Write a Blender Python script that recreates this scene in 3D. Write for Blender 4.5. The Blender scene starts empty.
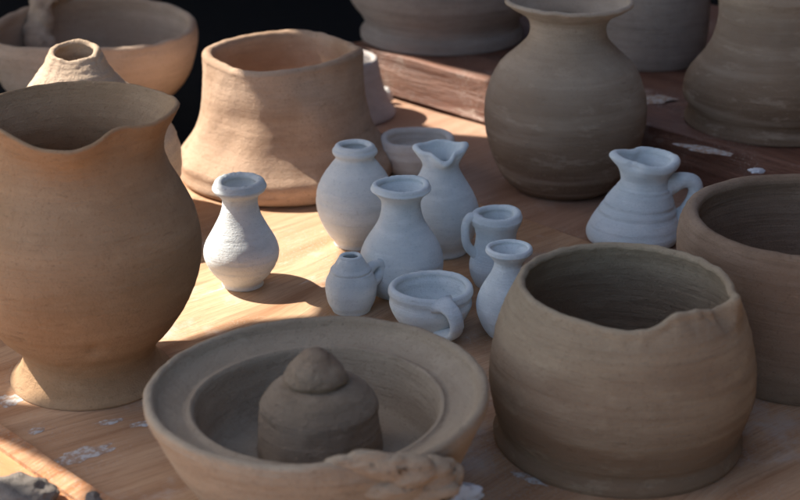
import bpy, bmesh, math, random
from mathutils import Vector, noise, geometry, Matrix
random.seed(7)
def nn(v): return noise.noise(Vector((v[0]+.37, v[1]+.61, v[2]+.23)), noise_basis='PERLIN_NEW')
sc = bpy.context.scene
C = sc.collection
PI = math.pi
# ------------------------------------------------------------------ camera
H = 0.587; PITCH = math.radians(22); F = 70/36*800
CS, SN = math.cos(PITCH), math.sin(PITCH)
cam = bpy.data.cameras.new('camera'); cam.lens = 70; cam.sensor_width = 36
cam.clip_start = 0.05; cam.clip_end = 200
co = bpy.data.objects.new('camera', cam); C.objects.link(co)
co.location = (0, 0, H); co.rotation_euler = (math.radians(90-22), 0, 0)
sc.camera = co
cam.dof.use_dof = True; cam.dof.focus_distance = 1.36; cam.dof.aperture_fstop = 7.5
def G(px, py, z=0.0):
    """point at height z seen at photo position px, py"""
    x = (px-400)/F; u = (250-py)/F
    d = Vector((x, CS+u*SN, -SN+u*CS))
    t = (z-H)/d.z
    return Vector((0, 0, H)) + d*t
def zat(Y, py):
    k = (250-py)/F
    return H + Y*(k*CS-SN)/(CS+k*SN)
def depth(Y, z): return Y*CS-(z-H)*SN

# ------------------------------------------------------------------ tags
def tag(o, label, cat, group=None):
    o['label'] = label; o['category'] = cat
    if group: o['group'] = group
    return o
def empty(name, loc):
    o = bpy.data.objects.new(name, None); C.objects.link(o); o.location = loc
    o.empty_display_size = 0.02
    return o
def mk(name, verts, faces, mat, parent=None, normals=None, loc=None, smooth=True):
    me = bpy.data.meshes.new(name); me.from_pydata([tuple(v) for v in verts], [], faces)
    me.polygons.foreach_set('use_smooth', [smooth]*len(me.polygons))
    me.update()
    if normals is not None: me.normals_split_custom_set_from_vertices(normals)
    me.materials.append(mat)
    o = bpy.data.objects.new(name, me); C.objects.link(o)
    if parent: o.parent = parent
    if loc is not None: o.location = loc
    return o

# ------------------------------------------------------------------ materials
def newmat(name):
    m = bpy.data.materials.new(name); m.use_nodes = True
    nt = m.node_tree; b = nt.nodes['Principled BSDF']
    return m, nt, b
def N(nt, t, **kw):
    n = nt.nodes.new(t)
    for k, v in kw.items(): setattr(n, k, v)
    return n
def ramp(nt, fac, a, b, ca=(0,0,0,1), cb=(1,1,1,1)):
    r = N(nt, 'ShaderNodeValToRGB'); e = r.color_ramp.elements
    e[0].position = a; e[0].color = ca; e[1].position = b; e[1].color = cb
    nt.links.new(fac, r.inputs[0]); return r.outputs[0]
def mixc(nt, fac, a, b, blend='MIX'):
    m = N(nt, 'ShaderNodeMix', data_type='RGBA', blend_type=blend)
    for sock, v in ((m.inputs[0], fac), (m.inputs[6], a), (m.inputs[7], b)):
        if isinstance(v, (int, float)): sock.default_value = v
        elif isinstance(v, tuple): sock.default_value = (*v, 1) if len(v) == 3 else v
        else: nt.links.new(v, sock)
    return m.outputs[2]
def nz(nt, vec, scale, detail=4, rough=.55, stretch=None, off=0.0):
    mp = N(nt, 'ShaderNodeMapping'); nt.links.new(vec, mp.inputs[0])
    if stretch: mp.inputs['Scale'].default_value = stretch
    mp.inputs['Location'].default_value = (off, off*.7, off*1.3)
    n = N(nt, 'ShaderNodeTexNoise'); n.inputs['Scale'].default_value = scale
    n.inputs['Detail'].default_value = detail; n.inputs['Roughness'].default_value = rough
    nt.links.new(mp.outputs[0], n.inputs['Vector']); return n.outputs['Fac']
def clay(name, base, alt, dark=None, ring=1.0, grain=1.0, patch=9, off=0, rough=.88, lump=1.0, grit=0.0, thr=(.42,.62), zmix=None):
    m, nt, b = newmat(name); L = nt.links
    tc = N(nt, 'ShaderNodeTexCoord').outputs['Object']
    p = nz(nt, tc, patch, 5, .6, off=off)
    col = mixc(nt, ramp(nt, p, *thr), base, alt)
    if zmix:                                                   # lower wall mixed to a darker brown by height, with a noisy edge
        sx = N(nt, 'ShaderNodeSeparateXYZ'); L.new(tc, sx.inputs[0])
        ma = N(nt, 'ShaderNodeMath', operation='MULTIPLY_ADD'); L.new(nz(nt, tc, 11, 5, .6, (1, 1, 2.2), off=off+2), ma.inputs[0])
        ma.inputs[1].default_value = zmix[3]; L.new(sx.outputs[2], ma.inputs[2])
        col = mixc(nt, ramp(nt, ma.outputs[0], zmix[0]+zmix[3]*.5, zmix[1]+zmix[3]*.5), zmix[2], col)
    rg = nz(nt, tc, 1.0, 5, .65, (9, 9, 210), off=off+3)      # throwing streaks round the wall
    dk = dark or tuple(c*.62 for c in base)
    col = mixc(nt, ramp(nt, rg, .48, .72, (0,0,0,1), (.5*ring,.5*ring,.5*ring,1)), col, dk)
    rg2 = nz(nt, tc, 1.0, 3, .5, (5, 5, 60), off=off+8)
    lt = tuple(min(1, c*1.22) for c in alt)
    col = mixc(nt, ramp(nt, rg2, .5, .75, (0,0,0,1), (.45,.45,.45,1)), col, lt)
    dp = nz(nt, tc, 15, 7, .62, (1, 1, 2.6), off=off+12)        # damp blotches and finger swipes
    col = mixc(nt, ramp(nt, dp, .50, .60, (0,0,0,1), (.22,.22,.22,1)), col, dk)
    dp2 = nz(nt, tc, 22, 7, .66, (1, 1, 3), off=off+17)
    col = mixc(nt, ramp(nt, dp2, .56, .64, (0,0,0,1), (.24,.24,.24,1)), col, lt)
    sp = nz(nt, tc, 420, 3, .6, off=off)
    col = mixc(nt, ramp(nt, sp, .58, .70, (0,0,0,1), (.5,.5,.5,1)), col, dk)
    L.new(col, b.inputs['Base Color'])
    b.inputs['Roughness'].default_value = rough
    b.inputs['Specular IOR Level'].default_value = .22
    try: b.inputs['Diffuse Roughness'].default_value = .6
    except Exception: pass
    def bump(h, dist, strength, prev=None):
        n = N(nt, 'ShaderNodeBump'); n.inputs['Strength'].default_value = strength
        n.inputs['Distance'].default_value = dist; L.new(h, n.inputs['Height'])
        if prev: L.new(prev, n.inputs['Normal'])
        return n.outputs[0]
    o = bump(rg, .0022*ring+1e-6, .9)
    o = bump(dp, .0010*lump, .7, o)
    if ring: o = bump(nz(nt, tc, 1.0, 4, .6, (7, 7, 520), off=off+2), .0008*ring, .8, o)
    o = bump(nz(nt, tc, 38, 5, .6, off=off+1), .0022*lump, .7, o)
    o = bump(nz(nt, tc, 650, 4, .7, off=off), .0010*grain, 1.0, o)
    o = bump(nz(nt, tc, 130, 5, .65, off=off+6), .0014*grain, .85, o)
    if grit: o = bump(nz(nt, tc, 330, 2, .5, off=off), .0011*grit, .9, o)
    # scattered scratches
    sc_ = nz(nt, tc, 60, 6, .8, (.8, .8, 3.5), off=off+5)
    o = bump(ramp(nt, sc_, .60, .66), .0005*lump+1e-5, .7, o)
    L.new(o, b.inputs['Normal'])
    return m
def wood(name, a, bcol, dark, rot, stretch=(2.2, 30, 30), bumpd=.0008, off=0, worn=None, rough=.62, ch=(.34,.62)):
    m, nt, b = newmat(name); L = nt.links
    tc = N(nt, 'ShaderNodeTexCoord').outputs['Object']
    r = N(nt, 'ShaderNodeMapping'); r.inputs['Rotation'].default_value = (0, 0, rot); L.new(tc, r.inputs[0])
    v = r.outputs[0]
    # bend the grain a little
    w = N(nt, 'ShaderNodeTexNoise'); w.inputs['Scale'].default_value = 3.0; L.new(v, w.inputs['Vector'])
    vm = N(nt, 'ShaderNodeVectorMath', operation='MULTIPLY_ADD'); L.new(w.outputs['Color'], vm.inputs[0])
    vm.inputs[1].default_value = (.0, .10, .02); L.new(v, vm.inputs[2]); v = vm.outputs[0]
    g1 = nz(nt, v, 1.0, 6, .6, stretch, off)
    g2 = nz(nt, v, 1.0, 4, .7, (stretch[0]*3, stretch[1]*9, stretch[2]*9), off+2)
    col = mixc(nt, ramp(nt, g1, *ch), a, bcol)
    col = mixc(nt, ramp(nt, g2, .5, .75, (0,0,0,1), (.55,.55,.55,1)), col, dark)
    g3 = nz(nt, v, 1.0, 3, .5, (stretch[0]*1.3, stretch[1]*.9, 20), off+6)
    col = mixc(nt, ramp(nt, g3, .60, .68, (0,0,0,1), (.45,.45,.45,1)), col, dark)
    g4 = nz(nt, v, 1.0, 3, .8, (stretch[0]*8, stretch[1]*26, stretch[2]*26), off+8)
    col = mixc(nt, ramp(nt, g4, .54, .66, (0,0,0,1), (.5,.5,.5,1)), col, dark)
    du = nz(nt, tc, 480, 3, .6, off=off+3); du2 = nz(nt, tc, 9, 4, .6, off=off+7)
    dm = N(nt, 'ShaderNodeMath', operation='MULTIPLY'); L.new(ramp(nt, du, .56, .64), dm.inputs[0]); L.new(ramp(nt, du2, .46, .62), dm.inputs[1])
    col = mixc(nt, dm.outputs[0], col, (.42,.36,.30))
    if worn:
        d = nz(nt, tc, 13, 7, .7, off=off+4)
        col = mixc(nt, ramp(nt, d, .55, .68, (0,0,0,1), (.6,.6,.6,1)), col, worn)
        d2 = nz(nt, v, 5, 8, .75, (1.2, 5, 5), off=off+9)
        col = mixc(nt, ramp(nt, d2, .60, .64, (0,0,0,1), (.55,.55,.55,1)), col, tuple(min(1, c*1.35) for c in worn))
    L.new(col, b.inputs['Base Color'])
    rr = N(nt, 'ShaderNodeMapRange'); rr.inputs['To Min'].default_value = rough-.12; rr.inputs['To Max'].default_value = rough+.2
    L.new(g1, rr.inputs[0]); L.new(rr.outputs[0], b.inputs['Roughness'])
    b.inputs['Specular IOR Level'].default_value = .35
    n = N(nt, 'ShaderNodeBump'); n.inputs['Distance'].default_value = bumpd; n.inputs['Strength'].default_value = .8
    L.new(g2, n.inputs['Height'])
    n2 = N(nt, 'ShaderNodeBump'); n2.inputs['Distance'].default_value = bumpd*2; n2.inputs['Strength'].default_value = .6
    L.new(g1, n2.inputs['Height']); L.new(n.outputs[0], n2.inputs['Normal'])
    L.new(n2.outputs[0], b.inputs['Normal'])
    return m
def plain(name, col, rough=.9, bump=0, scale=200):
    m, nt, b = newmat(name)
    tc = N(nt, 'ShaderNodeTexCoord').outputs['Object']
    f = nz(nt, tc, scale*.2, 5, .6)
    nt.links.new(mixc(nt, f, tuple(c*.8 for c in col), tuple(min(1, c*1.2) for c in col)), b.inputs['Base Color'])
    b.inputs['Roughness'].default_value = rough; b.inputs['Specular IOR Level'].default_value = .2
    if bump:
        n = N(nt, 'ShaderNodeBump'); n.inputs['Distance'].default_value = bump
        nt.links.new(nz(nt, tc, scale, 5, .65), n.inputs['Height']); nt.links.new(n.outputs[0], b.inputs['Normal'])
    return m

M = {}
M['white'] = clay('bisque_white', (.71,.765,.765), (.79,.825,.815), dark=(.55,.60,.61), ring=.5, grain=.7, patch=22, off=0, lump=.2, grit=.15)
M['white2'] = clay('bisque_white_dusty', (.74,.765,.75), (.81,.825,.80), dark=(.57,.60,.59), ring=.55, grain=.7, patch=25, off=4, lump=.2, grit=.25)
M['warm_lit'] = clay('bisque_white_warm_lit', (.78,.70,.62), (.84,.77,.69), dark=(.62,.54,.46), ring=.55, grain=.7, patch=25, off=6, lump=.2, grit=.25)  # white clay tinted for the warm sunlight on the back cup
M['jug'] = clay('clay_jug', (.47,.285,.15), (.53,.35,.205), dark=(.34,.20,.10), ring=.5, patch=7, off=2)
M['bottle'] = clay('clay_bottle', (.64,.47,.32), (.72,.56,.41), ring=.4, patch=9, off=11, grit=.8)
M['square'] = clay('clay_square', (.49,.315,.20), (.61,.43,.30), dark=(.35,.21,.125), ring=.4, patch=8, off=5)
M['bowlback'] = clay('clay_bowl_back', (.52,.37,.26), (.58,.44,.33), ring=.5, patch=7, off=7)
M['cream'] = clay('clay_cream', (.40,.31,.215), (.48,.385,.275), dark=(.27,.19,.125), ring=.6, patch=6, off=21)
M['front'] = clay('clay_front', (.385,.295,.20), (.455,.365,.25), dark=(.24,.17,.11), ring=.9, patch=5.5, off=9, zmix=(.03, .13, (.26,.165,.10), .10))
M['wetclay'] = clay('clay_wet', (.30,.22,.15), (.38,.295,.21), ring=.8, patch=12, off=14, grain=1.4)
M['brown'] = clay('clay_brown', (.29,.195,.13), (.35,.25,.175), dark=(.18,.115,.075), ring=1.0, patch=8, off=16)
M['vase'] = clay('clay_vase', (.48,.365,.26), (.56,.45,.34), dark=(.35,.25,.17), ring=.7, patch=6, off=18, zmix=(.04, .19, (.21,.135,.085), .08))
M['grey'] = clay('clay_grey', (.37,.30,.25), (.44,.37,.315), ring=1.0, patch=7, off=25)
M['greycup'] = clay('clay_greycup', (.55,.49,.45), (.62,.57,.53), ring=.5, patch=9, off=28)
M['lump'] = clay('clay_lump', (.24,.205,.17), (.32,.28,.24), ring=0, patch=30, off=31, grain=2, lump=2)

# ------------------------------------------------------------------ profile tools
def cr(pts, n):
    """Catmull-Rom through tuples"""
    out = []
    P = [pts[0]] + list(pts) + [pts[-1]]
    for i in range(1, len(P)-2):
        for k in range(n):
            t = k/n
            out.append(tuple(.5*((2*b)+(-a+c)*t+(2*a-5*b+4*c-d)*t*t+(-a+3*b-3*c+d)*t**3)
                             for a, b, c, d in zip(P[i-1], P[i], P[i+1], P[i+2])))
    out.append(tuple(pts[-1])); return out
def ss(a, b, x):
    t = max(0, min(1, (x-a)/(b-a))); return t*t*(3-2*t)

def vessel(name, cx, by, outer, t, mat, label, cat, inner=None, z0=0.0, seg=160, rimf=None, rimw=.35,
           wob=.6, fine=.25, grooves=(), rim_from=None, foot_to=None, group=None, seed=1, extra=None,
           sub=6, single=False, floor=None, rim_round=1.0):
    """outer: list of (y_px, halfwidth_px[, cx_px]) from base to rim; sizes are turned into metres at the pot's own place."""
    base = G(cx, by, z0); Y = base.y
    s = depth(Y, z0)/F
    def cv(p):
        z = zat(Y, p[0]); d = depth(Y, z)
        return (p[1]/F*d, z-z0, ((p[2]-cx)/F*d if len(p) > 2 else 0.0))
    O = [cv(p) for p in outer]
    O[0] = (O[0][0], 0.0, O[0][2])
    ztop = O[-1][1]
    Oc = cr(O, sub)
    th = t*s
    # rim: half circle
    r0, zt, sx = Oc[-1]; R = []
    for k in range(1, 8):
        a = PI*k/8
        R.append((r0 - th/2 + th/2*math.cos(a), zt + th/2*math.sin(a)*rim_round, sx))
    if inner:
        I = cr([(r0-th, zt, sx)] + [cv(p) for p in inner], sub)
    else:
        fl = floor*s if floor else th*1.3
        I = []
        for (r, z, x) in reversed(Oc):
            if z < fl: break
            I.append((max(r-th, .0005), z, x))
        lr = I[-1][0]
        I = I[:-1] + [(lr, I[-1][1], I[-1][2]), (lr*.93, fl+.1*(I[-1][1]-fl), I[-1][2])]
    last = I[-1]
    prof = [(0.0005, 0.0, O[0][2]), (O[0][0]*.5, 0, O[0][2])] + Oc + R + I + [(last[0]*.5, last[1], last[2]), (.0005, last[1], last[2])]
    nO = 2+len(Oc); nR = nO+len(R); n = len(prof)
    zr = ztop*(1-rimw)
    verts = []
    for i, (r, z, sx) in enumerate(prof):
        w = ss(zr, ztop, z) if rimf else 0
        isin = i >= nR-4
        for j in range(seg):
            a = 2*PI*j/seg; ca, sa = math.cos(a), math.sin(a)
            rr = r; zz = z
            e = min(1, r/(8*s))*min(1, z/(6*s)+.15); zp = z/s/45
            rr += wob*s*.55*e*(math.sin(2*a+seed*1.7+zp)+.7*math.sin(3*a+seed*2.9-zp*1.4)+.35*math.sin(5*a+seed*.7+zp*2.3))
            q2 = Vector((ca*r/s/7, sa*r/s/7, z/s/5+seed*3.1))
            rr += nn(q2)*fine*s*e
            rr += nn(Vector((ca*.5, sa*.5, z/s/3.2+seed)))*fine*1.3*s*e
            for (gz, gd, gw) in grooves:
                if not isin:
                    zz_ = (z - (zat(Y, gz)-z0))/s
                    tilt = .6*math.sin(a+seed)
                    rr -= gd*s*math.exp(-((zz_-tilt)/gw)**2)
            if rimf and w > 0:
                dr, dz = rimf(a)
                rr *= 1+dr*w*w
                zz += dz*s*w
                zz += nn(Vector((ca*6, sa*6, seed*5)))*wob*.9*s*w
            x, y = rr*ca+sx, rr*sa
            if extra:
                x, y, zz = extra(a, x, y, zz, z/ztop, s, isin)
            verts.append((x, y, zz))
    faces = []; 
    for i in range(n-1):
        for j in range(seg):
            k = (j+1) % seg
            faces.append((i*seg+j, i*seg+k, (i+1)*seg+k, (i+1)*seg+j))
    faces.append(tuple(reversed(range(seg)))); faces.append(tuple((n-1)*seg+j for j in range(seg)))
    if single:
        o = mk(name, verts, faces, mat, loc=base); tag(o, label, cat, group); return o, s
    root = empty(name, base); tag(root, label, cat, group)
    me = bpy.data.meshes.new('tmp'); me.from_pydata(verts, [], faces); me.update()
    vn = [v.normal.copy() for v in me.vertices]; bpy.data.meshes.remove(me)
    i_foot = 2+foot_to*sub if foot_to else 0
    if rim_from is not None:
        i_rim = 2+rim_from*sub
        zc = prof[i_rim][1]
        i_in = next((i for i in range(nR, n) if prof[i][1] < zc), n-2)
    else: i_rim = n+1; i_in = n+2
    groups = {'body': [], 'rim': [], 'foot': []}
    for i in range(n-1):
        g = 'foot' if i < i_foot else ('rim' if i_rim <= i < i_in else 'body')
        groups[g] += faces[i*seg:(i+1)*seg]
    groups['foot' if i_foot else 'body'].append(faces[-2]); groups['body'].append(faces[-1])
    for g, fs in groups.items():
        if not fs: continue
        used = sorted({v for f in fs for v in f}); mp = {v: k for k, v in enumerate(used)}
        mk(g, [verts[v] for v in used], [tuple(mp[v] for v in f) for f in fs], mat, root, normals=[vn[v] for v in used])
    return root, s

def strap(name, pts, w, th, s, mat, parent, seg=20, taper=None, seed=0):
    """handle: pts in px units (x right, y back, h up), w width, th thickness"""
    P = [Vector(p)*s for p in cr(pts, 8)]
    verts = []; faces = []; n = len(P)
    ctr = sum(P, Vector())/n
    for i, p in enumerate(P):
        tg = (P[min(i+1, n-1)]-P[max(i-1, 0)]).normalized()
        out = (p-ctr); out -= tg*out.dot(tg)
        nrm = (P[n//2]-(P[0]+P[-1])/2); plane = (P[-1]-P[0]).cross(nrm).normalized()   # sideways axis of the strap
        o2 = tg.cross(plane).normalized()
        k = i/(n-1); f = 1+.75*(abs(2*k-1))**4
        for j in range(seg):
            a = 2*PI*j/seg
            d = plane*math.cos(a)*w/2*s*f + o2*math.sin(a)*th/2*s*f
            d *= 1+.10*nn(p/s/6+Vector((a, seed, 0)))
            verts.append(p+d)
    for i in range(n-1):
        for j in range(seg):
            k = (j+1) % seg; faces.append((i*seg+j, i*seg+k, (i+1)*seg+k, (i+1)*seg+j))
    faces.append(tuple(reversed(range(seg)))); faces.append(tuple((n-1)*seg+j for j in range(seg)))
    o = mk(name, verts, faces, mat, parent)
    bm = bmesh.new(); bm.from_mesh(o.data); bmesh.ops.recalc_face_normals(bm, faces=bm.faces); bm.to_mesh(o.data); bm.free()
    return o
def lump(name, center, size, mat, parent=None, amp=.35, freq=1.6, seed=0, subd=5, flat=True, crease=0):
    bm = bmesh.new(); bmesh.ops.create_icosphere(bm, subdivisions=subd, radius=1)
    for v in bm.verts:
        p = v.co.copy()
        d = nn(p*freq+Vector((seed*9.1, 0, 0)))*amp + nn(p*freq*2.7+Vector((0, seed*5.1, 0)))*amp*.5
        if crease: d -= crease*abs(nn(p*freq*1.9+Vector((3, 1, seed))))
        d += nn(p*freq*8+Vector((0, 2, seed)))*amp*.13
        p *= 1+d
        q = Vector((p.x*size[0], p.y*size[1], p.z*size[2]))
        v.co = q
    mn = min(v.co.z for v in bm.verts)
    if flat:
        for v in bm.verts:
            if v.co.z < mn*.55: v.co.z = mn*.55
    me = bpy.data.meshes.new(name); bm.to_mesh(me); bm.free()
    for p in me.polygons: p.use_smooth = True
    me.materials.append(mat)
    o = bpy.data.objects.new(name, me); C.objects.link(o)
    if parent: o.parent = parent
    c = Vector(center)
    if flat: c.z += -mn*.55
    o.location = c
    return o

def gauss(a, c, w):
    d = (a-c+PI) % (2*PI)-PI
    return math.exp(-(d/w)**2)
D = math.radians

# ------------------------------------------------------------------ big vessels
# 1 big pouring jug, left
def rf_jug(a):
    dr = .055*gauss(a, D(3), .42) - .10*gauss(a, D(-48), .30) + .04*gauss(a, D(-84), .3) - .10*gauss(a, D(-140), .35)
    dz = 6*gauss(a, 0, .5) - 7.5*gauss(a, D(-82), .40) + 2*gauss(a, D(80), .9) + 5*gauss(a, D(-50), .22) + 8*gauss(a, D(-130), .4)
    return dr, dz
vessel('pouring_jug', 92, 374,
       [(374, 79), (372, 80), (368, 77), (361, 70), (350, 66), (338, 71), (322, 87), (300, 103), (275, 114), (245, 119), (215, 115), (190, 104), (168, 93), (150, 89), (135, 92), (122, 99), (113, 104)],
       5, M['jug'], 'large brown clay jug with a wavy pouring rim and flat round foot, at the left', 'jug',
       seg=224, rimf=rf_jug, rimw=.22, foot_to=4, rim_from=14, seed=2, wob=1.2, fine=.35,
       extra=lambda a, x, y, z, k, s, i: (x, y, z) if i else (
           x*(1-.03*math.exp(-((z/s-72)**2+((a-D(285))*60)**2)/30)), y*(1-.05*math.exp(-((z/s-72)**2+(((a-D(285))*75))**2)/26)), z))
# 2 bottle behind the jug
def rf_bot(a): return (.03*math.sin(a*2+1)+.008*math.sin(a*7), 5*math.sin(a)+.5*math.sin(5*a))
vessel('narrow_neck_bottle', 88, 222,
       [(222, 72), (205, 84), (180, 95), (155, 97), (130, 90), (108, 73), (92, 55), (78, 42), (66, 33), (58, 28), (53, 25)],
       6, M['bottle'], 'pale clay bottle with a small rough-edged mouth, standing right behind the large jug', 'bottle',
       seg=200, rimf=rf_bot, rimw=.12, rim_from=8, seed=3, wob=.8, fine=.8)
# 3 bowl back left
def rf_b3(a): return (.02*math.sin(2*a), 9*gauss(a, D(95), .9)+2*math.sin(3*a))
b3, s3 = vessel('large_bowl', 99, 112,
       [(112, 52), (108, 56), (100, 66), (88, 82), (72, 94), (52, 101), (38, 103), (30, 102)],
       9, M['bowlback'], 'large round clay bowl with a folded strip of clay inside, in the back left corner', 'bowl',
       seg=180, rimf=rf_b3, rimw=.5, rim_from=6, seed=4, wob=1.5)
b3s = strap('folded_strip', [(-52, 84, 86), (-50, 84, 100), (-52, 74, 108), (-60, 60, 98), (-64, 46, 80), (-62, 36, 62), (-56, 28, 46), (-44, 24, 34), (-34, 20, 26)], 34, 20, s3, M['bowlback'], b3, seed=3)
for v in b3s.data.vertices:
    q = v.co/s3/16; d = nn(q)*9*s3 + nn(q*2.4)*3*s3
    v.co += v.normal*d
# 4 squarish pot
def rf_sq(a):
    sq = .035*math.cos(4*a+.9)
    return sq+.03*gauss(a, D(-170), .4)-.07*gauss(a, D(-65), .45)+.05*gauss(a, D(-8), .2), -3*gauss(a, D(-120), .6)+4.5*gauss(a, D(-15), .6)+2*gauss(a, D(90), .8)-1.5*gauss(a, D(-60), .3)
def ex_sq(a, x, y, z, k, s, i):
    if i: return x, y, z
    w = math.exp(-((k-.42)/.22)**2)
    f = 1 - .055*w*gauss(a, D(-128), .28) + .03*w*gauss(a, D(-105), .22) - .03*math.exp(-((k-.62)/.1)**2)*gauss(a, D(-118), .5)
    f -= .03*math.exp(-((k-.12)/.05)**2)*gauss(a, D(-140), .7)
    f -= .012*math.exp(-((k-.66)/.012)**2)*gauss(a, D(-58), .05)
    f += .012*nn(Vector((math.cos(a)*4, math.sin(a)*4, k*5)))
    return x*f, y*f, z
vessel('square_mouthed_pot', 286, 173,
       [(173, 98), (169, 105), (160, 108), (152, 107), (142, 99), (128, 90), (108, 84), (88, 81), (70, 78), (60, 77), (55, 77)],
       10, M['square'], 'orange-brown clay pot with a rounded square mouth and flared base, behind the small vases', 'pot',
       seg=224, rimf=rf_sq, rimw=.5, rim_from=9, foot_to=3, seed=5, wob=1.4, fine=.2, extra=ex_sq)
# 5 pale cup behind it
vessel('flared_cup', 340, 112, [(112, 56), (108, 55), (98, 49), (84, 44), (70, 41), (60, 39)], 6, M['greycup'],
       'pale flared clay cup mostly hidden behind the square-mouthed pot', 'cup', seg=128, rim_from=4, seed=6)
# 10 right brown pot
def rf_rb(a): return (.01*math.sin(2*a), .8*math.sin(3*a))
vessel('wide_brown_pot', 799, 355,
       [(355, 112), (352, 114), (335, 118), (310, 123), (285, 127), (260, 130), (240, 132), (228, 131), (220, 128)],
       15, M['brown'], 'wide brown clay pot with a thick rounded rim, cut off by the right edge', 'pot',
       seg=224, rimf=rf_rb, rimw=.2, rim_from=7, seed=7, wob=1.0, fine=.5, rim_round=.9)
# 11 front-right pot
def rf_fr(a):
    a = (a+PI) % (2*PI)-PI
    step = ss(D(-36), D(-31), a)
    dr = -.08*gauss(a, D(-60), .34)*(1-step) - .06*gauss(a, D(-40), .08)*(1-step) + .07*step*gauss(a, D(-28), .18)
    dz = 8*gauss(a, D(-70), .17) + 5*gauss(a, D(-54), .14) - 5*gauss(a, D(-98), .35) + step*8*gauss(a, D(-27), .14) - 4*gauss(a, D(-39), .05)
    return dr, dz
def ex_fr(a, x, y, z, k, s, i):
    w = ss(.86, 1.0, k)
    d = .9*s*w*nn(Vector((a*9, k*8, 2))) * (1 + 2.2*gauss(a, D(-40), .5))
    return x + math.cos(a)*d, y + math.sin(a)*d, z+.6*d
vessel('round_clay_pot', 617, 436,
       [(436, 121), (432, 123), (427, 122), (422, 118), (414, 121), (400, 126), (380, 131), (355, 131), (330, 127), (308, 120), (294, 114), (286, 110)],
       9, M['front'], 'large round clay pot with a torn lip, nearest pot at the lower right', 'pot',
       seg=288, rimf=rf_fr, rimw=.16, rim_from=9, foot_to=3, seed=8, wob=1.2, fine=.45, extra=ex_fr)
# 12 front bowl with centre cone
def rf_fb(a):
    a = (a+PI) % (2*PI)-PI
    return (.012*math.sin(2*a+1)-.02*gauss(a, D(-62), .25), 1.5*math.sin(2*a)-5*gauss(a, D(-58), .3)+4*gauss(a, D(-84), .12))
def ex_fb(a, x, y, z, k, s, i):
    w = ss(.8, 1.0, k)
    d = .8*s*w*nn(Vector((math.cos(a)*9, math.sin(a)*9, 4)))
    return x + math.cos(a)*d, y + math.sin(a)*d, z+.8*d
fb, sf = vessel('ring_bowl', 320, 500,
       [(500, 104), (494, 110), (480, 121), (462, 133), (445, 145), (426, 156), (408, 165), (397, 170), (390, 171)],
       11, M['cream'], 'wide shallow clay bowl with an inner ring and a centre cone, front centre', 'bowl',
       inner=[(395, 155), (400, 143), (403, 134), (402.5, 130), (401, 127), (403, 124), (410, 122), (428, 119), (448, 114), (459, 105), (461, 92)],
       seg=288, rimf=rf_fb, rimw=.2, rim_from=7, seed=9, wob=1.3, fine=.5, extra=ex_fb)
# centre cone (a part standing in the bowl) with a knob
def blob_lathe(name, prof, mat, parent, s, dx, h0, seg=160, amp=1.0, seed=0, crack=None):
    P = cr(prof, 6); verts = []; faces = []
    for (h, r) in P:
        for j in range(seg):
            a = 2*PI*j/seg; ca, sa = math.cos(a), math.sin(a)
            q = Vector((ca*r/14, sa*r/14, h/12+seed))
            rr = r + nn(q*.7)*amp*4*min(1, r/10) + nn(q*3)*amp*1.1*min(1, r/10)
            hh = h + nn(q*1.3+Vector((4, 4, 4)))*amp*1.6
            if crack: rr -= crack[1]*math.exp(-((h-crack[0]-2.5*math.sin(a*2+1))/1.8)**2)*(.4+.6*max(0, nn(Vector((ca*2, sa*2, 9)))+.5))
            verts.append(((dx+rr*ca)*s, rr*sa*s, (h0+hh)*s))
    for i in range(len(P)-1):
        for j in range(seg):
            k = (j+1) % seg; faces.append((i*seg+j, i*seg+k, (i+1)*seg+k, (i+1)*seg+j))
    faces.append(tuple(reversed(range(seg)))); faces.append(tuple((len(P)-1)*seg+j for j in range(seg)))
    return mk(name, verts, faces, mat, parent)
def hpx(l): return [(zat(fb.location.y, y)/sf, r) for y, r in l]
cone = blob_lathe('center_cone', hpx([(463, 60), (445, 61), (428, 60), (415, 58.5), (408, 57.5), (403, 57.5), (398, 55), (391, 49), (386.5, 43), (383.5, 36), (381, 26)]), M['wetclay'], fb, sf, 1, 0, amp=.45, seed=2)
blob_lathe('knob', hpx([(385, 24), (382, 27), (377, 31), (372, 30), (366, 26.5), (361, 21), (357, 16), (353, 12), (350, 5)]), M['wetclay'], cone, sf, -2, 0, amp=.75, seed=8, crack=(hpx([(383, 0)])[0][0], 7))
def rubble(name, mat, parent, parts, subd=5):
    """ragged mass of clay: overlapping lumps remeshed into one skin"""
    bm = bmesh.new()
    for k, (x, y, z, a, b, c) in enumerate(parts):
        r = bmesh.ops.create_icosphere(bm, subdivisions=3, radius=1)
        for v in r['verts']: v.co = Vector((x+v.co.x*a, y+v.co.y*b, z+v.co.z*c))
    me = bpy.data.meshes.new(name); bm.to_mesh(me); bm.free(); me.materials.append(mat)
    o = bpy.data.objects.new(name, me); C.objects.link(o); o.parent = parent
    md = o.modifiers.new('remesh', 'REMESH'); md.mode = 'VOXEL'; md.voxel_size = .0011; md.use_smooth_shade = True
    dg = bpy.context.evaluated_depsgraph_get(); ev = bpy.data.meshes.new_from_object(o.evaluated_get(dg))
    o.modifiers.clear(); o.data = ev
    ev.materials.clear(); ev.materials.append(mat)
    for v in ev.vertices:
        p = v.co; q = Vector((p.x*26+p.z*14, p.y*60, p.z*95-p.x*18))
        d = .0036*nn(q)+.0013*nn(q*2.3)+.0005*nn(q*5.1)
        d -= .0009*max(0, .22-abs(nn(q*.9+Vector((5, 1, 2)))))/.22
        v.co = p + v.normal*d
    for p in ev.polygons: p.use_smooth = True
    return o
tp = []
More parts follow.
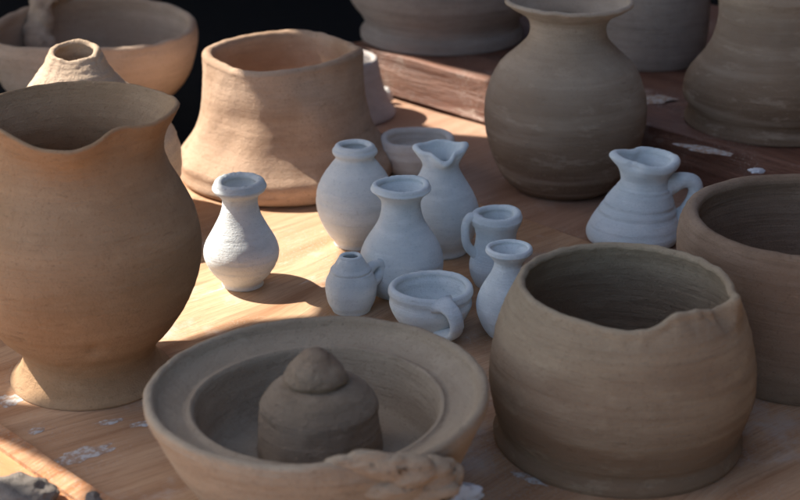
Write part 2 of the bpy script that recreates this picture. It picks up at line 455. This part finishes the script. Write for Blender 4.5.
for (px, py, dd, a, b, c) in [(362, 464, -150, 24, 10, 8), (385, 467, -150, 24, 12, 12), (408, 470, -145, 26, 14, 15), (432, 474, -134, 22, 15, 17), (447, 478, -124, 16, 13, 15), (395, 488, -146, 30, 12, 12), (425, 490, -140, 30, 14, 14), (346, 462, -152, 20, 7, 5), (372, 456, -149, 20, 7, 6), (446, 465, -126, 8, 8, 6)]:
    Yw = fb.location.y + dd*sf
    z = zat(Yw, py); dpt = depth(Yw, z)
    tp.append(((px-400)/F*dpt-fb.location.x, dd*sf, z, a*sf, b*sf, c*sf))
M['torn'] = clay('clay_torn', (.36,.275,.185), (.44,.35,.245), dark=(.24,.17,.11), ring=0, patch=30, off=40, grain=1.6, lump=1.2)
rubble('torn_lip', M['cream'], fb, tp)

# 7 large vase
def rf_v(a): return (.01*math.sin(2*a), .6*math.sin(2*a))
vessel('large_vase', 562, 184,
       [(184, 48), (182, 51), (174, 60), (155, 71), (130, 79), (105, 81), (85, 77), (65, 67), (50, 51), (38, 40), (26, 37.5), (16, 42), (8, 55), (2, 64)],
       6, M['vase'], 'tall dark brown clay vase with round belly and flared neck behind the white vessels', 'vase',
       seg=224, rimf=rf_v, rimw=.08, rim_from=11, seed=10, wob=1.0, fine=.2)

# ------------------------------------------------------------------ small white vessels
W = M['white']; W2 = M['white2']; grp = 'small white clay vessels in the middle of the table'
def small(name, cx, by, outer, t, label, cat, mat=W, **kw):
    kw.setdefault('seg', 144); kw.setdefault('wob', .7); kw.setdefault('fine', .09); kw.setdefault('sub', 7)
    return vessel(name, cx, by, outer, t, mat, label, cat, group=grp, **kw)
small('small_vase', 243, 284, [(284, 20), (283, 21), (279, 21.5), (272, 28), (262, 35), (252, 38), (242, 36), (228, 28), (215, 21), (205, 18), (198, 18), (193.5, 21), (190, 25.5), (186.5, 27), (184, 25.5)], 9,
      'small white vase standing alone in the sunlit patch beside the large jug', 'vase', mat=W2, rim_from=11, foot_to=2, seed=21,
      rimf=lambda a: (.02*math.sin(2*a), .8*math.sin(a)), rimw=.1, grooves=((262, .8, 1.2), (268, .5, .8)), floor=60)
small('small_vase', 356, 243, [(243, 21), (242, 22), (238, 23), (230, 29), (216, 36), (202, 39), (188, 37.5), (176, 32), (166, 25), (159, 19.5), (155.5, 19.5), (152.5, 22), (149.5, 22), (148, 20.5)], 8,
      'small white vase with a narrow thick collar and egg-shaped body, touching the orange pot', 'vase', mat=W2, rim_from=9, seed=22, grooves=((182, .5, .7), (196, .4, .7)))
small('small_cup', 417, 173, [(173, 23), (171, 25), (165, 30), (158, 34), (151, 37.5), (146, 37), (143, 37.5), (140, 36.5)], 8,
      'small white open cup at the back of the group, behind the pinched jug', 'cup', mat=M['warm_lit'], rim_from=5, seed=23, rimf=lambda a: (.03*math.sin(2*a+.5), 1.0*math.sin(3*a)), rimw=.5)
def rf_d(a):
    a = (a+PI) % (2*PI)-PI
    dr = .17*gauss(a, D(15), .38)+.20*gauss(a, D(165), .42)+.14*gauss(a, D(-80), .26)-.16*gauss(a, D(-42), .28)-.14*gauss(a, D(-125), .3)+.05*gauss(a, D(90), .6)
    dz = 4.5*gauss(a, D(10), .45)+2*gauss(a, D(170), .5)-6*gauss(a, D(-80), .40)+1.5*gauss(a, D(90), .6)
    return dr, dz
small('pinched_jug', 440, 250, [(250, 27), (248, 28.5), (245, 28), (242, 29), (234, 34), (222, 38.5), (208, 39), (194, 34), (182, 27), (172, 21), (165, 18.5), (160, 20), (155, 23), (151, 25)], 6.5,
      'small white jug with a deeply pinched three-cornered lip, at the back of the group', 'jug', rim_from=11, foot_to=3, seed=24, rimf=rf_d, rimw=.16, wob=.7)
small('small_vase', 401, 290, [(290, 28), (288, 31), (280, 38), (268, 42), (256, 42), (243, 37.5), (230, 29), (220, 23), (210, 20), (202, 19.5), (196.5, 22), (192, 26.5), (189, 30), (186.5, 29)], 6.5,
      'small white vase with a wide flared mouth, in the centre of the group', 'vase', rim_from=11, seed=25, rimf=lambda a: (.015*math.sin(2*a), .8*math.sin(a*2)), rimw=.08)
r, s = small('small_jar', 351.5, 309, [(309, 19), (307, 20), (300, 23.5), (290, 25.5), (281, 25), (273, 21.5), (268.5, 20), (265, 16.5), (260, 13.5), (257, 11.5)], 4.5,
      'tiny white jar with pinhole mouth and stub handle, left of the handled cup', 'jar', rim_from=7, seed=26, grooves=((270.5, 1.0, .8),))
strap('handle', [(15, 6, 38), (22, 9, 44), (28, 11, 45), (31, 12, 39), (27, 10, 31), (18, 6, 24)], 9, 9, s, W, r, seed=4)
r, s = small('small_cup', 430, 328, [(328, 24), (326, 26), (320, 31), (312, 37), (303, 41), (296, 40.5), (291, 42), (288, 41.5)], 7,
      'small white open cup with a strap handle facing the viewer, in front of the group', 'cup', rim_from=5, seed=27, rimf=lambda a: (.02*math.sin(2*a+1), 1.2*math.sin(2*a)), rimw=.4)
strap('handle', [(10, -36, 42), (17, -44, 41), (23, -50, 34), (25, -49, 22), (22, -39, 11), (12, -26, 7)], 16, 9, s, W, r, seed=1)
r, s = small('small_mug', 495, 284, [(284, 19), (282, 21), (274, 25), (264, 26.5), (254, 24.5), (244, 21.5), (235, 20.5), (228, 22), (222, 25), (218, 26.5), (215.5, 25.5)], 8,
      'small white mug with loop handle on its left, behind the bottle-shaped white vase', 'mug', rim_from=8, seed=28, rimf=lambda a: (.03*math.sin(2*a), .8*math.sin(a*2+1)), rimw=.2)
strap('handle', [(-19, -3, 69), (-25, -5, 74), (-30, -7, 68), (-31, -8, 56), (-28, -7, 43), (-18, -4, 33)], 10, 8, s, W, r, seed=2)
small('small_vase', 507, 333, [(333, 19), (331, 21), (322, 27), (308, 32), (297, 31), (286, 26), (275, 19), (268, 15.5), (262, 14.5), (257, 18), (253, 22), (251, 23.5), (249, 23)], 5,
      'small white bottle-shaped vase partly hidden by the torn pot', 'vase', rim_from=9, seed=29)
def rf_j(a):
    a = (a+PI) % (2*PI)-PI
    return (.26*gauss(a, D(172), .42)-.16*gauss(a, D(-128), .34)-.12*gauss(a, D(120), .3)+.05*gauss(a, 0, .6), 3.5*gauss(a, D(172), .5)-3.0*gauss(a, D(-70), .6)+1*gauss(a, D(90), .7))
r, s = small('small_jug', 633, 238, [(238, 42, 632), (236, 45, 632), (229, 46.5, 633), (219, 43, 634), (207, 37.5, 636), (196, 32, 638), (187, 27, 640), (181, 23.5, 641), (176, 23.5, 641), (170, 26.5, 642), (164, 30, 643), (160, 30.5, 643)], 8,
      'small white jug with spout and arched handle, between the tall vase and brown pot', 'jug', rim_from=8, seed=30, rimf=rf_j, rimw=.16,
      grooves=((203, 1.9, 1.0), (211, 1.9, 1.0), (184, 1.0, .9), (188, .9, .9), (224, .7, 1)), wob=.8)
strap('handle', [(26, 0, 52), (38, 0, 59), (48, -1, 62), (56, -2, 59), (59, -2, 50), (56, -2, 38), (48, -2, 25), (36, 0, 15)], 19, 15, s, W, r, seed=3)

# ------------------------------------------------------------------ table boards
d1 = (G(587, 240)-G(521, 217)).normalized()                   # run of the boards
ang = math.atan2(d1.y, d1.x)
def board(name, A, B, C_, D_, z1, th, mat, label, cat, bev=.003, rough=0.0, kind=None):
    """closed slab from four ground points"""
    P = [Vector((p.x, p.y, 0)) for p in (A, B, C_, D_)]
    c = sum(P, Vector())/4
    bm = bmesh.new()
    lo = [bm.verts.new((p-c)+Vector((0, 0, -th))) for p in P]; hi = [bm.verts.new(p-c) for p in P]
    bm.faces.new(lo[::-1]); bm.faces.new(hi)
    for i in range(4): bm.faces.new((lo[i], lo[(i+1) % 4], hi[(i+1) % 4], hi[i]))
    bmesh.ops.recalc_face_normals(bm, faces=bm.faces)
    if rough:
        eds = [e for e in bm.edges]
        bmesh.ops.subdivide_edges(bm, edges=eds, cuts=60, use_grid_fill=True)
    else:
        bmesh.ops.bevel(bm, geom=list(bm.edges), offset=bev, segments=3, affect='EDGES')
    if rough:
        top = 0
        for v in bm.verts:
            w = Vector((v.co.x, v.co.y, 0))+c
            n = nn(Vector((w.x*14, w.y*14, v.co.z*20)))*rough + nn(Vector((w.x*60, w.y*60, v.co.z*60)))*rough*.35
            v.co.z += n*.55
            v.co.x += n*math.sin(ang); v.co.y -= n*math.cos(ang)*1.2
    me = bpy.data.meshes.new(name); bm.to_mesh(me); bm.free(); me.materials.append(mat)
    for p in me.polygons: p.use_smooth = bool(rough)
    o = bpy.data.objects.new(name, me); C.objects.link(o); o.location = (c.x, c.y, z1)
    if kind: o['kind'] = kind
    else: tag(o, label, cat)
    return o
nrm = Vector((-d1.y, d1.x, 0))                                  # towards the back right
pf = G(0, 430); pm = G(587, 240); pb = G(481, 126)
off_f = pf.dot(nrm); off_m = pm.dot(nrm); off_b = pb.dot(nrm)
def at(u, v): return d1*u + nrm*v                                # u along boards, v across
uL = G(176, 152).dot(d1)
WM = wood('wood_table', (.38,.20,.10), (.54,.35,.21), (.22,.105,.05), D(-42)-0, stretch=(3, 34, 34), worn=(.50,.44,.385))
WM2 = wood('wood_back', (.34,.185,.115), (.44,.27,.18), (.21,.11,.065), D(-40), off=5, worn=(.42,.33,.28))
WB = wood('wood_beam', (.16,.065,.04), (.23,.11,.07), (.05,.025,.018), -ang, stretch=(3, 40, 40), off=9, worn=(.44,.36,.30), bumpd=.003, rough=.5)
WS = wood('wood_strip', (.44,.19,.075), (.54,.27,.12), (.28,.10,.04), -ang, stretch=(3, 50, 50), off=13, rough=.7)
u0 = uL; u1 = 1.6
board('table_board', at(u0, off_f+.001), at(u1, off_f+.001), at(u1, off_m-.0008), at(u0, off_m-.0008), 0, .03, WM,
      'wide orange-brown wooden board with chalky smears under the small white vessels and front pots', 'board', bev=.0012)
board('table_board', at(u0-.02, off_m+.0008), at(u1, off_m+.0008), at(u1, off_b+.10), at(u0-.02, off_b+.10), -.0015, .03, WM2,
      'reddish wooden board under the tall dark vase', 'board', bev=.0012)
# raised beam at the back
ub = G(352, 84).dot(d1)
hb = .058
def Gz(px, py, z): return G(px, py, z)
o_top = Gz(640, 133, hb).dot(nrm)
beam = board('raised_beam', at(ub, off_b+.004), at(u1+.4, off_b+.004), at(u1+.4, off_b+.55), at(ub, off_b+.55), hb, hb-.004, WB,
      'thick dark reddish wooden slab raised at the back, carrying the three rear pots', 'board', rough=.006)
# front strip
board('edge_strip', at(-1.9, off_f-.33), at(u1, off_f-.33), at(u1, off_f-.001), at(-1.9, off_f-.001), .004, .03, WS,
      'bright orange wooden strip with a rough sawn edge along the lower left corner', 'strip', bev=.0025)

strip = [o for o in C.objects if o.name == 'edge_strip'][0]
se = board('sawn_edge', at(-1.9, off_f-.020), at(.6, off_f-.020), at(.6, off_f-.0015), at(-1.9, off_f-.0015), .0075, .006,
      wood('sawn_wood', (.46,.20,.085), (.62,.36,.20), (.26,.10,.045), -ang+1.4, stretch=(10, 90, 60), off=17, bumpd=.003, rough=.85), '', '', rough=.0032)
se.parent = strip; se.location = se.location - strip.location
del se['label']; del se['category']
# ------------------------------------------------------------------ pots on the slab (placed at its top, z = hb)
def rf0(a): return (.012*math.sin(2*a+1), .8*math.sin(2*a))
vessel('wide_low_pot', 442, 36, [(36, 79), (34, 81), (27, 80), (21, 76), (12, 80), (2, 88), (-10, 95), (-22, 98), (-32, 96)], 8, M['grey'],
       'wide grey-brown clay bowl with a footed base on the raised slab at top centre', 'bowl', z0=hb, rim_from=6, foot_to=3, seed=41, wob=1.2, seg=180, rimf=rf0, rimw=.2)
vessel('tall_grey_pot', 646, 58, [(58, 52), (56, 54), (44, 57), (28, 59), (10, 60), (-10, 59), (-26, 56), (-34, 55)], 7, M['grey'],
       'dark grey cylindrical clay pot partly hidden behind the tall vase', 'pot', z0=hb, rim_from=6, seed=42, wob=1.0, seg=160)
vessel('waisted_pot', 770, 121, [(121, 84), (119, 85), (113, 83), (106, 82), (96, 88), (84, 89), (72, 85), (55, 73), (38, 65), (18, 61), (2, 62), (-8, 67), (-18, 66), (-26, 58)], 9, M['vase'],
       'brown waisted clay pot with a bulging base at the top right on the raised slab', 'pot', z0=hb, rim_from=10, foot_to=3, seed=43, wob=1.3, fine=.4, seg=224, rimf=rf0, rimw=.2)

# ------------------------------------------------------------------ scraps
g = G(16, 506, .004)
o = lump('clay_scrap', g, (.028, .020, .014), M['lump'], amp=.32, seed=12, crease=.15, freq=1.0); tag(o, 'crumpled grey lump of clay on the orange strip in the lower left corner', 'clay lump')
o = lump('clay_scrap', G(93, 505, .004), (.006, .005, .006), M['lump'], amp=.4, seed=14, subd=4); tag(o, 'pea-sized grey clay crumb beside the crumpled lump in the lower left corner', 'clay lump')
chalk = plain('chalk', (.66,.68,.72), .9, .001, 120)
o = lump('chalky_rag', G(418, 517, .0), (.040, .014, .022), chalk, amp=.38, seed=8, crease=.25, freq=1.5); tag(o, 'crumpled white chalky rag against the torn front of the ring bowl', 'rag')
o = lump('plaster_chip', G(386, 102), (.008, .006, .012), plain('chip', (.75,.72,.68)), amp=.4, seed=2, subd=4); tag(o, 'small white plaster chip beside the flared cup near the slab', 'chip')
o = lump('plaster_chip', G(757, 172, hb), (.008, .006, .0022), chalk, amp=.4, seed=6, subd=4); tag(o, 'small pale plaster chip on the slab edge near the right pots', 'chip')
smear, nt_, b_ = newmat('dried_slip')
tc_ = N(nt_, 'ShaderNodeTexCoord').outputs['Object']
c_ = mixc(nt_, ramp(nt_, nz(nt_, tc_, 150, 6, .7), .44, .58), (.36,.235,.155), (.50,.485,.46))
nt_.links.new(c_, b_.inputs['Base Color']); b_.inputs['Roughness'].default_value = .9
def splash(px, py, w, h, rot, seed, label, z=0.0):
    c = G(px, py, z); n = 48; vs = [(0, 0, .0006)]
    for ring in (.6, 1.0):
        for j in range(n):
            a = 2*PI*j/n
            k = ring*(1+.5*nn(Vector((math.cos(a)*1.6, math.sin(a)*1.6, seed)))+.22*nn(Vector((math.cos(a)*3, math.sin(a)*3, seed))))
            x, y = w/2*k*math.cos(a), h/2*k*math.sin(a)
            vs.append((x*math.cos(rot)-y*math.sin(rot), x*math.sin(rot)+y*math.cos(rot), .0007 if ring < 1 else .00015))
    fs = [(0, 1+j, 1+(j+1) % n) for j in range(n)] + [(1+j, 1+n+j, 1+n+(j+1) % n, 1+(j+1) % n) for j in range(n)]
    o = mk('slip_splash', vs, fs, smear, loc=c); tag(o, label, 'splash', 'dried pale splashes on the boards')
splash(110, 422, .020, .009, .3, 1, 'pale dried splash on the board just below the foot of the large jug')
splash(143, 424, .022, .009, .3, 2, 'pale dried splash between the large jug foot and the ring bowl rim')
splash(36, 431, .013, .009, .6, 3, 'small round pale splash on the board above the orange strip')
splash(83, 455, .050, .020, .6, 4, 'widest pale smear on the board, left of the ring bowl beside the orange strip')
splash(8, 400, .022, .022, .9, 5, 'pale smear at the left edge of the picture beside the jug foot')
splash(528, 478, .030, .010, -.7, 6, 'bluish pale smear on the board between the ring bowl and the torn pot')
splash(652, 100, .060, .034, .2, 7, 'pale patch on the raised slab between the grey pot and the waisted pot', hb+.002)
splash(706, 150, .060, .022, -.6, 8, 'pale smear along the slab edge in front of the waisted pot', hb+.003)

# ------------------------------------------------------------------ dark surroundings
dk = plain('dark_matte', (.005,.005,.006), 1.0, .002, 60)
def sheet(name, vs, mat):
    o = mk(name, vs, [tuple(range(len(vs)))], mat, smooth=False); o['kind'] = 'structure'; return o
sheet('ground', [(-60, -60, -.75), (60, -60, -.75), (60, 60, -.75), (-60, 60, -.75)], plain('dark_ground', (.05,.045,.04)))
bx = bmesh.new(); bmesh.ops.create_cube(bx, size=1)
for v in bx.verts: v.co = Vector((v.co.x*3.6, v.co.y*3.2, v.co.z*.02))
me = bpy.data.meshes.new('dark_filler'); bx.to_mesh(me); bx.free(); me.materials.append(dk)
o = bpy.data.objects.new('dark_filler', me); C.objects.link(o); o.location = (.1, 2.3, -.0425)  # added sheet, near-black to fill the dark area behind the left bowl
tag(o, 'added black sheet beneath the boards, filling in the dark area behind the left bowl', 'filler sheet')
bg = []; nf = 80
for k, z in enumerate((-.75, 1.0)):
    for i in range(nf+1):
        x = -2.6+5.4*i/nf; bg.append((x, 3.6+.05*math.sin(x*17)+.03*math.sin(x*41+1), z))
o = mk('dark_backdrop', bg, [(i, i+1, nf+2+i, nf+1+i) for i in range(nf)], dk)  # added black sheet for the dark background, also blocks low sky
md = o.modifiers.new('thickness', 'SOLIDIFY'); md.thickness = .006
tag(o, 'black curtain added for the dark background behind the table', 'screen')

o = mk('side_blocker', [(1.05+.03*math.sin(i*.9)+.02*math.sin(i*2.3), -1.2+4.8*i/60, z) for z in (-.75, 1.5) for i in range(61)], [(i, i+1, 62+i, 61+i) for i in range(60)], dk)  # unseen black sheet, added to darken the right side
md = o.modifiers.new('thickness', 'SOLIDIFY'); md.thickness = .006
tag(o, 'black curtain added out of view to cut skylight from the right', 'screen')
# ------------------------------------------------------------------ light
az = math.atan2(.34, -.94); el = D(47)
S = Vector((math.cos(el)*math.cos(az), math.cos(el)*math.sin(az), math.sin(el)))
sun = bpy.data.lights.new('sun', 'SUN'); sun.energy = 5.0; sun.angle = D(.5); sun.color = (1, .94, .85)
so = bpy.data.objects.new('sun', sun); C.objects.link(so); so.location = S*5
so.rotation_euler = (-S).to_track_quat('-Z', 'Y').to_euler()
w = bpy.data.worlds.new('World'); sc.world = w; w.use_nodes = True; nt = w.node_tree
sky = nt.nodes.new('ShaderNodeTexSky'); sky.sky_type = 'NISHITA'; sky.sun_disc = False
sky.dust_density = 2.5; sky.sun_elevation = el; sky.sun_rotation = math.atan2(S.x, S.y)
nt.links.new(sky.outputs[0], nt.nodes['Background'].inputs[0]); nt.nodes['Background'].inputs[1].default_value = .108
# added unseen awning with gaps shaped to place the sun patches
ZA = .95
def up(p): 
    q = p + S*((ZA-p.z)/S.z); return (q.x, q.y)
def hole(pts): return [up(G(*p)) for p in pts]
def sh(l): return [(x-.065, y-.140) for x, y in l]
holes = [
    sh([(-.985,1.658),(-.904,1.721),(-.845,1.735),(-.825,1.863),(-.815,1.99),(-.81,2.035),(-.735,2.065),(-.730,2.13),(-.765,2.17),(-.785,2.24),(-.83,2.235),(-.93,2.25),(-1.0,2.23),(-1.055,2.14),(-1.046,2.0),(-1.011,1.868)]),
    sh([(-.715,2.285),(-.625,2.26),(-.60,2.31),(-.65,2.36),(-.76,2.45),(-.80,2.42)]),
    [(-1.15,1.425),(-1.06,1.408),(-.985,1.402),(-.93,1.405),(-.95,1.445),(-1.09,1.47),(-1.15,1.47)],
    [(-2.2,1.0),(-1.0,1.0),(-1.0,1.165),(-2.2,1.165)],
    [(-1.95,1.18),(-1.27,1.18),(-1.25,1.72),(-1.95,1.72)],
    hole([(-40, 450, 0), (10, 450, 0), (60, 474, 0), (100, 496, 0), (90, 530, 0), (-60, 500, 0)]),
]
def build_sun_blocker():
    sheets = [([(-2.4, .98), (.02, .98), (.02, 4.2), (-2.4, 4.2)], holes), ([(.42, -1.3), (1.12, -1.3), (1.12, 4.2), (.42, 4.2)], [])]
    for outer, hs in sheets:
        polys = [[Vector((x, y, 0)) for x, y in outer]] + [[Vector((x, y, 0)) for x, y in h] for h in hs]
        tris = geometry.tessellate_polygon(polys)
        vs = [v for p in polys for v in p]
        o = mk('sun_blocker', [(v.x, v.y, ZA) for v in vs], [tuple(t) for t in tris], plain('blocker_sheet', (.30,.29,.27)), smooth=False)
        md = o.modifiers.new('thickness', 'SOLIDIFY'); md.thickness = .004
        o['kind'] = 'structure'
build_sun_blocker()
# ------------------------------------------------------------------ render look
sc.view_settings.view_transform = 'Standard'; sc.view_settings.look = 'None'
sc.view_settings.exposure = 1.25; sc.view_settings.gamma = 1
